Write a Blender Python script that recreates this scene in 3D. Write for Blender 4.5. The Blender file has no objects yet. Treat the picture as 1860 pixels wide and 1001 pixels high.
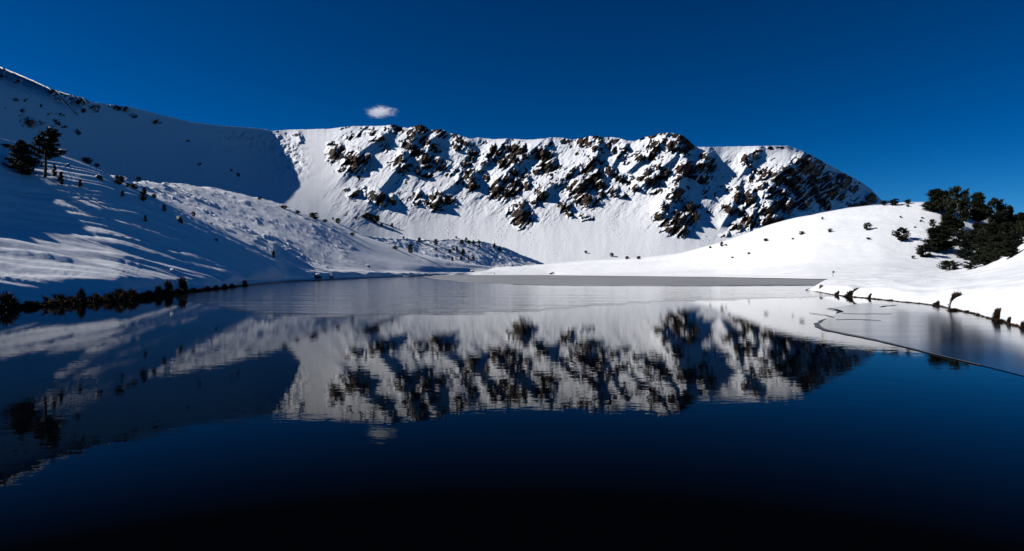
import bpy, bmesh, math, random
import numpy as np
from mathutils import Vector

# ------------------------------------------------------------------ camera, sky, sun, exposure
SC = bpy.context.scene
COL = SC.collection
F, CX, H, CAMZ = 1212.0, 930.0, 494.0, 2.0      # photograph's focal length, centre column, horizon row (px); eye height (m)

cam = bpy.data.cameras.new('camera'); cam_o = bpy.data.objects.new('camera', cam); COL.objects.link(cam_o)
cam_o.location = (0, 0, CAMZ); cam_o.rotation_euler = (math.radians(90), 0, 0)
cam.sensor_width = 36.0; cam.lens = 36.0 * F / 1860.0
cam.shift_y = (H - 500.5) / 1860.0
cam.clip_start = 0.1; cam.clip_end = 20000
SC.camera = cam_o

SUN_EL = math.radians(34.0)
SUN_AZ = math.radians(-91.0)       # from +Y (view direction), negative = left
world = bpy.data.worlds.new('World'); SC.world = world; world.use_nodes = True
wn, wl = world.node_tree.nodes, world.node_tree.links
wn.clear()
sky = wn.new('ShaderNodeTexSky'); sky.sky_type = 'NISHITA'; sky.sun_disc = False
sky.sun_elevation = SUN_EL; sky.sun_rotation = SUN_AZ
sky.altitude = 2500; sky.air_density = 0.8; sky.dust_density = 0.15; sky.ozone_density = 4.0
hsv = wn.new('ShaderNodeHueSaturation'); hsv.inputs['Saturation'].default_value = 1.38; hsv.inputs['Hue'].default_value = 0.490
hsv.inputs['Value'].default_value = 0.66
gam = wn.new('ShaderNodeGamma'); gam.inputs['Gamma'].default_value = 1.4
bgn = wn.new('ShaderNodeBackground'); bgn.inputs['Strength'].default_value = 0.063
wout = wn.new('ShaderNodeOutputWorld')
wl.new(sky.outputs[0], hsv.inputs['Color']); wl.new(hsv.outputs[0], gam.inputs['Color']); wl.new(gam.outputs[0], bgn.inputs['Color']); wl.new(bgn.outputs[0], wout.inputs[0])

sun = bpy.data.lights.new('sun', 'SUN'); sun.energy = 5.0; sun.angle = math.radians(0.5); sun.color = (1.0, 0.965, 0.91)
sun_o = bpy.data.objects.new('sun', sun); COL.objects.link(sun_o)
SUN_DIR = Vector((math.sin(SUN_AZ) * math.cos(SUN_EL), math.cos(SUN_AZ) * math.cos(SUN_EL), math.sin(SUN_EL)))
sun_o.rotation_euler = SUN_DIR.to_track_quat('Z', 'Y').to_euler()
sun_o.location = (-200, -100, 300)

SC.view_settings.view_transform = 'Standard'; SC.view_settings.look = 'None'
SC.view_settings.exposure = -0.05; SC.view_settings.gamma = 1.0; SC.view_settings.use_curve_mapping = False
SC.cycles.max_bounces = 6; SC.cycles.diffuse_bounces = 0; SC.cycles.glossy_bounces = 3
SC.cycles.volume_bounces = 2
SC.cycles.caustics_reflective = False; SC.cycles.caustics_refractive = False

rng = np.random.default_rng(7)
random.seed(7)

# ------------------------------------------------------------------ noise
_P = rng.permutation(512).astype(np.int64); _P = np.concatenate([_P, _P])
_G = np.stack([np.cos(np.arange(512) * 2 * np.pi / 512 * 37), np.sin(np.arange(512) * 2 * np.pi / 512 * 37)], 1)
def pn(x, y, s=0):
    x = np.asarray(x, float) + s * 17.31; y = np.asarray(y, float) + s * 9.77
    xi = np.floor(x).astype(np.int64); yi = np.floor(y).astype(np.int64)
    xf = x - xi; yf = y - yi
    u = xf**3 * (xf * (xf * 6 - 15) + 10); v = yf**3 * (yf * (yf * 6 - 15) + 10)
    def g(ix, iy, fx, fy):
        h = _P[(_P[ix & 511] + iy) & 511]
        return _G[h, 0] * fx + _G[h, 1] * fy
    a = g(xi, yi, xf, yf); b = g(xi + 1, yi, xf - 1, yf)
    c = g(xi, yi + 1, xf, yf - 1); d = g(xi + 1, yi + 1, xf - 1, yf - 1)
    return (a + u * (b - a)) * (1 - v) + (c + u * (d - c)) * v * 1.0
def fbm(x, y, o=4, s=0, g=0.5):
    r = 0; a = 1.0; t = 0
    for i in range(o):
        r = r + a * pn(x * 2**i, y * 2**i, s + i * 3); t += a; a *= g
    return r / t * 1.6
def ridged(x, y, o=4, s=0):
    r = 0; a = 1.0; t = 0
    for i in range(o):
        r = r + a * (1 - np.abs(pn(x * 2**i, y * 2**i, s + i * 3)) * 2); t += a; a *= 0.5
    return r / t
def facets(x, y, s=0):
    """broken planes: every cell a tilted facet; returns height and a random value per cell"""
    xi = np.floor(x).astype(np.int64); yi = np.floor(y).astype(np.int64)
    best = np.full(x.shape, 9.0); h = np.zeros(x.shape); rnd = np.zeros(x.shape)
    for i in (-1, 0, 1):
        for j in (-1, 0, 1):
            k = _P[(_P[(xi + i + s * 7) & 511] + yi + j) & 511]
            fx = xi + i + (k * 0.6180339) % 1.0; fy = yi + j + (k * 0.7548777) % 1.0
            dx, dy = x - fx, y - fy; d = dx * dx + dy * dy; m = d < best
            best = np.where(m, d, best); rnd = np.where(m, (k * 0.5698403) % 1.0, rnd)
            h = np.where(m, ((k * 0.3819660) % 1.0) - 0.5 + dx * (((k * 0.2360680) % 1.0) * 1.6 - 0.4) + dy * (((k * 0.8541020) % 1.0) * 1.2 - 0.9), h)
    return h, rnd
def sstep(x, a, b):
    t = np.clip((x - a) / (b - a), 0, 1); return t * t * (3 - 2 * t)
def poly(pts):
    a = np.array(pts, float); return lambda x: np.interp(x, a[:, 0], a[:, 1])
def smooth_poly(pts, w):
    f = poly(pts)
    def q(x):
        x = np.asarray(x, float)
        return sum(f(x + o * w) * k for o, k in ((-1, .1), (-.66, .15), (-.33, .2), (0, .1), (.33, .2), (.66, .15), (1, .1)))
    return q
def wx(px, Y): return (px - CX) / F * Y
def wz(py, Y): return CAMZ + (H - py) / F * Y

# ------------------------------------------------------------------ materials
def mat(name):
    m = bpy.data.materials.new(name); m.use_nodes = True
    n = m.node_tree.nodes; b = n['Principled BSDF']
    return m, n, m.node_tree.links, b
def noise(n, l, scale, detail=4, rough=0.5, vec=None, dim='3D'):
    t = n.new('ShaderNodeTexNoise'); t.inputs['Scale'].default_value = scale
    t.inputs['Detail'].default_value = detail; t.inputs['Roughness'].default_value = rough
    if vec is not None: l.new(vec, t.inputs['Vector'])
    return t
def ramp(n, l, src, stops):
    r = n.new('ShaderNodeValToRGB'); l.new(src, r.inputs[0]); e = r.color_ramp.elements
    while len(e) < len(stops): e.new(0.5)
    for i, (p, c) in enumerate(stops): e[i].position = p; e[i].color = c if len(c) == 4 else (*c, 1)
    return r
def mixc(n, l, f, a, b):
    m = n.new('ShaderNodeMix'); m.data_type = 'RGBA'
    for s, v in ((0, f), (6, a), (7, b)):
        if hasattr(v, 'is_output'): l.new(v, m.inputs[s])
        else: m.inputs[s].default_value = v if s == 0 else (*v, 1)
    return m.outputs[2]
def bump(n, l, b, src, dist, strength=1.0):
    k = n.new('ShaderNodeBump'); k.inputs['Strength'].default_value = strength; k.inputs['Distance'].default_value = dist
    l.new(src, k.inputs['Height']); l.new(k.outputs[0], b.inputs['Normal']); return k
def geo_pos(n): return n.new('ShaderNodeNewGeometry').outputs['Position']

SNOW = (0.90, 0.915, 0.94); SNOW2 = (0.84, 0.86, 0.90)
def snow_mat(name, grain=1.2, bd=0.04, bigscale=0.05, soil=False):
    m, n, l, b = mat(name)
    p = geo_pos(n)
    big = noise(n, l, bigscale, 3, 0.5, p)
    col = mixc(n, l, big.outputs[0], SNOW2, SNOW)
    fine = noise(n, l, grain, 5, 0.6, p)
    if soil:
        at = n.new('ShaderNodeAttribute'); at.attribute_name = 'soil'
        sn = noise(n, l, 3.0, 4, 0.7, p)
        sm = n.new('ShaderNodeMath'); sm.operation = 'MULTIPLY_ADD'; l.new(sn.outputs[0], sm.inputs[0]); sm.inputs[1].default_value = 0.5
        l.new(at.outputs['Fac'], sm.inputs[2])
        f = ramp(n, l, sm.outputs[0], [(0.70, (0, 0, 0)), (0.78, (1, 1, 1))])
        sc = ramp(n, l, fine.outputs[0], [(0.3, (0.012, 0.008, 0.005)), (0.7, (0.05, 0.03, 0.015))])
        col = mixc(n, l, f.outputs[0], col, sc.outputs[0])
    l.new(col, b.inputs['Base Color'])
    b.inputs['Roughness'].default_value = 0.55; b.inputs['Specular IOR Level'].default_value = 0.25
    bump(n, l, b, fine.outputs[0], bd, 0.6)
    return m

def mountain_mat():
    m, n, l, b = mat('snow_and_rock')
    p = geo_pos(n)
    at = n.new('ShaderNodeAttribute'); at.attribute_name = 'rock'
    fine = noise(n, l, 0.35, 5, 0.65, p)
    ma = n.new('ShaderNodeMath'); ma.operation = 'MULTIPLY_ADD'; l.new(fine.outputs[0], ma.inputs[0]); ma.inputs[1].default_value = 0.14
    l.new(at.outputs['Fac'], ma.inputs[2])
    f = ramp(n, l, ma.outputs[0], [(0.50, (0, 0, 0)), (0.58, (1, 1, 1))])
    rn = noise(n, l, 0.12, 5, 0.6, p)
    rc = ramp(n, l, rn.outputs[0], [(0.32, (0.006, 0.005, 0.004)), (0.52, (0.026, 0.017, 0.012)), (0.70, (0.085, 0.044, 0.023))])
    big = noise(n, l, 0.02, 3, 0.5, p)
    sc = mixc(n, l, big.outputs[0], SNOW2, SNOW)
    l.new(mixc(n, l, f.outputs[0], sc, rc.outputs[0]), b.inputs['Base Color'])
    b.inputs['Roughness'].default_value = 0.7; b.inputs['Specular IOR Level'].default_value = 0.15
    bn = noise(n, l, 0.6, 6, 0.65, p)
    bump(n, l, b, bn.outputs[0], 0.6, 0.7)
    return m

M_SNOW = snow_mat('wind_packed_snow', 1.2, 0.09, 0.08, soil=True)
M_SNOWFAR = snow_mat('old_snow', 0.5, 0.20, 0.03, soil=True)
M_MOUNT = mountain_mat()

def leaf_mat(name, c1, c2):
    m, n, l, b = mat(name)
    t = noise(n, l, 2.2, 3, 0.6, geo_pos(n))
    l.new(ramp(n, l, t.outputs[0], [(0.35, c1), (0.65, c2)]).outputs[0], b.inputs['Base Color'])
    b.inputs['Roughness'].default_value = 0.7; b.inputs['Specular IOR Level'].default_value = 0.2
    return m
M_NEEDLE = leaf_mat('pine_needles', (0.007, 0.012, 0.006), (0.028, 0.034, 0.014))
M_BARK = leaf_mat('pine_bark', (0.030, 0.020, 0.014), (0.085, 0.055, 0.035))
M_HEATH = leaf_mat('dead_heather', (0.020, 0.011, 0.006), (0.085, 0.045, 0.020))
M_WOOD = leaf_mat('grey_wood', (0.05, 0.04, 0.03), (0.14, 0.11, 0.08))
M_CAP, _n, _l, _b = mat('fresh_snow_clump'); _b.inputs['Base Color'].default_value = (*SNOW, 1); _b.inputs['Roughness'].default_value = 0.6

def boulder_mat():
    m, n, l, b = mat('snowy_boulder')
    g = n.new('ShaderNodeNewGeometry'); sx = n.new('ShaderNodeSeparateXYZ'); l.new(g.outputs['Normal'], sx.inputs[0])
    t = noise(n, l, 2.0, 4, 0.6, g.outputs['Position'])
    ma = n.new('ShaderNodeMath'); ma.operation = 'MULTIPLY_ADD'; l.new(t.outputs[0], ma.inputs[0]); ma.inputs[1].default_value = 0.4
    l.new(sx.outputs[2], ma.inputs[2])
    f = ramp(n, l, ma.outputs[0], [(0.62, (0, 0, 0)), (0.72, (1, 1, 1))])
    rc = ramp(n, l, t.outputs[0], [(0.3, (0.012, 0.010, 0.009)), (0.7, (0.07, 0.05, 0.035))])
    l.new(mixc(n, l, f.outputs[0], rc.outputs[0], SNOW), b.inputs['Base Color']); b.inputs['Roughness'].default_value = 0.8
    return m
M_BOULDER = boulder_mat()

def water_mat():
    # still water seen through a polarising filter: the reflection dies away towards steep view angles
    m, n, l, b = mat('dark_still_water')
    b.inputs['Base Color'].default_value = (0.0006, 0.0010, 0.0018, 1); b.inputs['Roughness'].default_value = 0.5; b.inputs['Specular IOR Level'].default_value = 0.0
    p = geo_pos(n)
    mp = n.new('ShaderNodeMapping'); l.new(p, mp.inputs[0]); mp.inputs['Scale'].default_value = (0.55, 1.0, 1.0)
    a = noise(n, l, 3.4, 3, 0.55, mp.outputs[0]); c = noise(n, l, 0.8, 2, 0.5, mp.outputs[0])
    s = n.new('ShaderNodeMath'); s.operation = 'MULTIPLY_ADD'; l.new(c.outputs[0], s.inputs[0]); s.inputs[1].default_value = 0.75
    l.new(a.outputs[0], s.inputs[2])
    k = bump(n, l, b, s.outputs[0], 0.0012, 1.0)
    fr = n.new('ShaderNodeFresnel'); fr.inputs['IOR'].default_value = 1.33
    r = n.new('ShaderNodeMapRange'); l.new(fr.outputs[0], r.inputs[0]); r.inputs[1].default_value = 0.15; r.inputs[2].default_value = 0.95; r.inputs[3].default_value = 0.0; r.inputs[4].default_value = 0.97
    g = n.new('ShaderNodeBsdfGlossy'); g.inputs['Roughness'].default_value = 0.015; g.inputs['Color'].default_value = (1, 1, 1, 1); l.new(k.outputs[0], g.inputs['Normal'])
    mx = n.new('ShaderNodeMixShader'); l.new(r.outputs[0], mx.inputs[0]); l.new(b.outputs[0], mx.inputs[1]); l.new(g.outputs[0], mx.inputs[2])
    l.new(mx.outputs[0], n['Material Output'].inputs['Surface'])
    return m
def ice_mat(name, base, rough, bdist, bscale, spec=0.5, stretch=(0.25, 1, 1), frost=None):
    m, n, l, b = mat(name)
    p = geo_pos(n)
    mp = n.new('ShaderNodeMapping'); l.new(p, mp.inputs[0]); mp.inputs['Scale'].default_value = stretch
    a = noise(n, l, bscale, 5, 0.6, mp.outputs[0])
    lo = tuple(x * 0.6 for x in base)
    l.new(ramp(n, l, a.outputs[0], [(0.35, lo), (0.65, base)]).outputs[0], b.inputs['Base Color'])
    r = n.new('ShaderNodeMapRange'); l.new(a.outputs[0], r.inputs[0]); r.inputs[3].default_value = rough * 0.6; r.inputs[4].default_value = rough * 1.4
    l.new(r.outputs[0], b.inputs['Roughness']); b.inputs['IOR'].default_value = 1.31; b.inputs['Specular IOR Level'].default_value = spec
    if bdist: bump(n, l, b, a.outputs[0], bdist, 1.0)
    return m
M_WATER = water_mat()
M_ICE_FAR = ice_mat('frosted_grey_ice', (0.36, 0.365, 0.385), 0.55, 0.0, 0.15, 0.3)
M_ICE_MID = ice_mat('thin_rippled_ice', (0.03, 0.035, 0.045), 0.07, 0.13, 0.30, stretch=(0.16, 1, 1))
M_ICE_R = ice_mat('thin_clear_ice', (0.004, 0.006, 0.009), 0.13, 0.0, 0.5)
M_ICE_EDGE = ice_mat('ice_edge', (0.10, 0.105, 0.115), 0.35, 0.0, 2.0, 0.15)
M_CRACK = ice_mat('crack_in_ice', (0.008, 0.009, 0.010), 0.6, 0.0, 2.0, 0.1)

# ------------------------------------------------------------------ mesh helpers
def link(name, me, m=None, parent=None, kind=None, smooth=True):
    o = bpy.data.objects.new(name, me); COL.objects.link(o)
    if m is not None: me.materials.append(m)
    if parent is not None: o.parent = parent
    if kind: o['kind'] = kind
    if smooth and len(me.polygons): me.polygons.foreach_set('use_smooth', np.ones(len(me.polygons), bool))
    return o
def mesh_np(name, V, Fq):
    """V (n,3) float, Fq (m,k) int, all faces the same size"""
    me = bpy.data.meshes.new(name); k = Fq.shape[1]
    me.vertices.add(len(V)); me.vertices.foreach_set('co', np.ascontiguousarray(V, np.float32).ravel())
    me.loops.add(Fq.size); me.loops.foreach_set('vertex_index', np.ascontiguousarray(Fq, np.int32).ravel())
    me.polygons.add(len(Fq)); me.polygons.foreach_set('loop_start', np.arange(0, Fq.size, k, dtype=np.int32))
    me.update(calc_edges=True); return me
def attr(me, name, vals):
    a = me.attributes.new(name, 'FLOAT', 'POINT'); a.data.foreach_set('value', np.ascontiguousarray(vals, np.float32).ravel())
def grid_faces(nr, nc):
    i = np.arange(nr * nc).reshape(nr, nc)
    return np.stack([i[:-1, :-1], i[:-1, 1:], i[1:, 1:], i[1:, :-1]], -1).reshape(-1, 4)
def grid_normals(P):
    du = np.gradient(P, axis=1); dv = np.gradient(P, axis=0)
    n = np.cross(du, dv); n /= np.linalg.norm(n, axis=-1, keepdims=True) + 1e-9
    n[n[..., 2] < 0] *= -1; return n
def pchip(K, counts):
    """K (nl, nc, c) key rows -> densified rows, shape preserving"""
    d = K[1:] - K[:-1]
    m = np.zeros_like(K); a, b = d[:-1], d[1:]
    m[1:-1] = np.where(a * b > 0, 2 * a * b / (a + b + 1e-12), 0); m[0] = d[0]; m[-1] = d[-1]
    out = []
    for i, c in enumerate(counts):
        for t in np.arange(c) / c:
            out.append((2*t**3 - 3*t**2 + 1) * K[i] + (t**3 - 2*t**2 + t) * m[i] + (-2*t**3 + 3*t**2) * K[i+1] + (t**3 - t**2) * m[i+1])
    out.append(K[-1]); return np.array(out)

# ------------------------------------------------------------------ shore lines (column, row) of the water's edge
SHORE_L = [(-400, 600), (-260, 583), (0, 562), (140, 551), (215, 546), (284, 538), (332, 532), (375, 528), (442, 519), (520, 512), (620, 507.5), (700, 504),
           (780, 501.6), (850, 500.6), (1000, 500.6), (1100, 501.6), (1300, 504), (1480, 507.5), (1600, 509), (2300, 511)]
SHORE_R = [(1440, 530), (1470, 528), (1481, 529.5), (1514, 535.5), (1546, 539), (1580, 542), (1632, 548), (1675, 552), (1707, 556), (1735, 563), (1772, 570),
           (1804, 580), (1836, 589), (1860, 595), (1950, 625), (2200, 720)]
def shore_depth(f, px): return CAMZ * F / (f(px) - H)
sh_l = smooth_poly(SHORE_L, 8); sh_r = smooth_poly(SHORE_R, 5)

def key(px, Y, Z): return np.stack([wx(px, Y), Y, Z], -1)
def sheet(name, px, keys, counts, m, disp=None, soil_z=0.22):
    K = np.array(keys); P = pchip(K, counts)
    if disp is not None: P = disp(P, px)
    V = P.reshape(-1, 3); me = mesh_np(name, V, grid_faces(P.shape[0], P.shape[1])[:, ::-1])
    s = np.clip((soil_z - V[:, 2]) / 0.2 + 0.5, 0, 1) * (V[:, 1] < 1e9)
    attr(me, 'soil', s)
    return link(name, me, m, kind='structure')

# ------------------------------------------------------------------ ground far and wide, lake
me = bpy.data.meshes.new('snowfield'); bm = bmesh.new()
bmesh.ops.create_circle(bm, cap_ends=True, radius=9000, segments=96); bm.to_mesh(me); bm.free()
o = link('snowfield', me, snow_mat('snowfield_snow', 0.5, 0.1, 0.02), kind='structure', smooth=False); o.location.z = -5

bm = bmesh.new()
xs = np.linspace(-330, 420, 26); ys = np.linspace(-60, 690, 26)
me = mesh_np('lake_water', np.array([[x, y, 0] for y in ys for x in xs]), grid_faces(26, 26))
link('lake_water', me, M_WATER, kind='structure', smooth=False)

def flat_poly(name, pts, z, m, kind='structure', thick=0.0):
    """closed outline on the water given by (column, row) points -> world"""
    bm = bmesh.new(); vs = []
    for (a, b) in pts:
        Y = CAMZ * F / (b - H); vs.append(bm.verts.new((wx(a, Y), Y, z)))
    f = bm.faces.new(vs)
    if f.normal.z < 0: f.normal_flip()
    bmesh.ops.triangulate(bm, faces=[f])
    me = bpy.data.meshes.new(name); bm.normal_update(); bm.to_mesh(me); bm.free()
    for p_ in me.polygons:
        pass
    return link(name, me, m, kind=kind, smooth=False)
def wob(pts, amp, n, seed, axis=1):
    """densify an outline and roughen its row coordinate"""
    r = random.Random(seed); out = []
    for (a, b), (c, d) in zip(pts[:-1], pts[1:]):
        for i in range(n):
            t = i / n; k = amp * (0.3 + 0.7 * r.random()) * (1 if r.random() < .5 else -1)
            out.append((a + (c - a) * t + (k * 6 if i else 0), b + (d - b) * t + (k if i else 0)))
    out.append(pts[-1]); return out

far_back = [(1520, 506.0), (1300, 502.8), (1100, 500.6), (1000, 499.8), (850, 499.8), (780, 500.8)]
far_front = wob([(768, 502.6), (790, 507), (850, 513), (960, 518.0), (1100, 519.3), (1300, 519.6), (1490, 519.0), (1520, 519)], 0.7, 10, 3)
flat_poly('frosted_far_ice', far_front + far_back, 0.010, M_ICE_FAR)
mid_front = wob([(300, 546), (360, 556), (480, 575), (600, 580), (720, 578), (860, 573), (940, 571), (1100, 557), (1200, 551), (1330, 548), (1440, 545), (1500, 541), (1530, 536)], 1.2, 9, 5)
mid_back = [(1500, 517), (1480, 517), (1100, 517), (960, 516), (850, 511), (790, 505), (770, 501.4), (700, 503.4), (620, 506.5), (520, 511), (442, 518), (375, 527), (332, 531)]
def rippled_ice():
    px = np.arange(310, 1531, 4.0)
    fr = np.interp(px, [p[0] for p in sorted(mid_front)], [p[1] for p in sorted(mid_front)]); bk = np.interp(px, [p[0] for p in sorted(mid_back)], [p[1] for p in sorted(mid_back)])
    Yf_, Yb_ = CAMZ * F / (fr - H), CAMZ * F / (np.minimum(bk, fr - 2) - H)
    t = np.linspace(0, 1, 40)[:, None]; Y = Yf_ + (Yb_ - Yf_) * t
    P = np.stack([(px - CX) / F * Y, Y, Y * 0 + 0.005], -1)
    me = mesh_np('thin_rippled_ice', P.reshape(-1, 3), grid_faces(40, len(px)))
    attr(me, 'inward', np.clip(np.minimum((Y - Yf_) / (0.16 * Yf_), 1), 0, 1) * np.clip((px - 310) / 90, 0, 1) * np.ones_like(Y))
    n, l = M_ICE_MID.node_tree.nodes, M_ICE_MID.node_tree.links; b = n['Principled BSDF']
    at = n.new('ShaderNodeAttribute'); at.attribute_name = 'inward'
    mp = n.new('ShaderNodeMapping'); l.new(geo_pos(n), mp.inputs[0]); mp.inputs['Scale'].default_value = (0.12, 0.5, 1)
    q = noise(n, l, 1.0, 5, 0.6, mp.outputs[0])
    ma = n.new('ShaderNodeMath'); ma.operation = 'MULTIPLY_ADD'; l.new(at.outputs['Fac'], ma.inputs[0]); ma.inputs[1].default_value = 0.8; l.new(q.outputs[0], ma.inputs[2])
    r = n.new('ShaderNodeMapRange'); l.new(ma.outputs[0], r.inputs[0]); r.inputs[1].default_value = 0.62; r.inputs[2].default_value = 1.05
    l.new(r.outputs[0], b.inputs['Alpha'])
    return link('thin_rippled_ice', me, M_ICE_MID, kind='structure', smooth=False)
rippled_ice()
ice_front = [(1500, 561), (1522, 566), (1516, 573), (1500, 580), (1482, 588), (1484, 592), (1500, 600), (1535, 607), (1580, 616), (1640, 630), (1700, 645), (1780, 664), (1860, 684), (1960, 708), (2100, 745)]
ice_back = [(2100, 690), (1950, 620), (1860, 592), (1836, 586), (1804, 577), (1772, 567), (1735, 560), (1707, 553), (1675, 549), (1632, 545), (1600, 546), (1560, 552)]
ice_r = flat_poly('thin_clear_ice', wob(ice_front, 0.5, 4, 9) + ice_back, 0.012, M_ICE_R)
def strip(name, pts, w, z, m, parent):
    """a ribbon on the ice: (column,row) path, width in metres"""
    W = [np.array([wx(a, CAMZ * F / (b - H)), CAMZ * F / (b - H)]) for a, b in pts]
    V = []; Fc = []
    for i, p in enumerate(W):
        d = W[min(i + 1, len(W) - 1)] - W[max(i - 1, 0)]; d /= np.linalg.norm(d) + 1e-9; nn = np.array([-d[1], d[0]])
        ww = w * (1.0 if name != 'ice_rim' else 1.25 - 1.05 * i / len(W)) * (0.35 + 0.65 * math.sin(math.pi * min(1, max(0.02, (i + .3) / (len(W)))))) * random.uniform(.6, 1.2)
        V += [[*(p + nn * ww / 2), z], [*p, z + 0.012], [*(p - nn * ww / 2), z]]
        if i: k = 3 * i; Fc += [[k - 3, k, k + 1, k - 2], [k - 2, k + 1, k + 2, k - 1]]
    return link(name, mesh_np(name, np.array(V), np.array(Fc)), m, parent=parent, smooth=False)
strip('ice_rim', wob(ice_front[3:12], 0.5, 4, 9), 0.3, 0.016, M_ICE_EDGE, ice_r)
strip('crack', wob([(1504, 560), (1516, 562), (1528, 566), (1518, 569)], .4, 4, 2), 0.28, 0.018, M_CRACK, ice_r)
strip('crack', wob([(1598, 558), (1612, 556), (1628, 555)], .3, 4, 4), 0.3, 0.018, M_CRACK, ice_r)
strip('crack', wob([(1518, 581), (1560, 581), (1600, 583)], .3, 5, 6), 0.08, 0.018, M_CRACK, ice_r)
strip('crack', wob([(1470, 569), (1500, 573), (1515, 577)], .3, 5, 8), 0.09, 0.018, M_CRACK, ice_r)
strip('crack', wob([(1530, 570), (1570, 571), (1620, 571)], .3, 5, 18), 0.06, 0.018, M_CRACK, ice_r)

# ------------------------------------------------------------------ the mountain: skyline, foot, outcrops
SKY = [(-300, 5), (-200, 42), (-100, 82), (0, 121), (30, 133), (60, 146), (90, 160), (120, 170), (150, 177), (165, 185), (200, 190), (240, 195), (290, 208), (350, 222), (400, 228),
       (440, 231), (470, 233), (495, 238), (520, 236), (560, 235), (600, 234), (620, 231), (640, 229), (680, 229), (700, 228), (715, 226), (730, 231), (742, 233), (752, 228), (765, 226),
       (775, 231), (780, 236), (790, 236), (800, 234), (810, 238), (818, 243), (828, 243), (840, 248), (855, 252), (870, 250), (895, 253), (920, 252), (960, 254), (985, 252), (1000, 250),
       (1020, 250), (1040, 254), (1055, 251), (1075, 247), (1085, 246), (1095, 250), (1110, 249), (1125, 251), (1140, 256), (1155, 256), (1170, 249), (1185, 246), (1200, 242), (1213, 241),
       (1228, 243), (1240, 246), (1250, 254), (1258, 261), (1266, 267), (1300, 267), (1340, 266), (1400, 265), (1430, 265), (1445, 270), (1463, 277), (1480, 285), (1500, 296), (1520, 307),
       (1545, 320), (1560, 328), (1575, 338), (1582, 343), (1590, 352), (1600, 362), (1630, 378), (1680, 395), (1760, 430)]
CRESTY = [(-300, 200), (-100, 300), (0, 355), (100, 430), (300, 640), (400, 755), (440, 855), (480, 930), (520, 950), (600, 950), (700, 950), (900, 960), (1100, 960), (1240, 930), (1300, 965), (1400, 960), (1460, 985), (1520, 1060), (1600, 1150), (1760, 1200)]
FOOTP = [(-300, 300), (0, 322), (300, 372), (500, 405), (600, 440), (700, 470), (800, 481), (1760, 481)]
FOOTY = [(-300, 150), (0, 255), (300, 420), (400, 445), (500, 452), (560, 472), (600, 492), (650, 530), (700, 568), (800, 605), (900, 620), (1300, 640), (1430, 650), (1600, 790), (1760, 850)]
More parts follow.
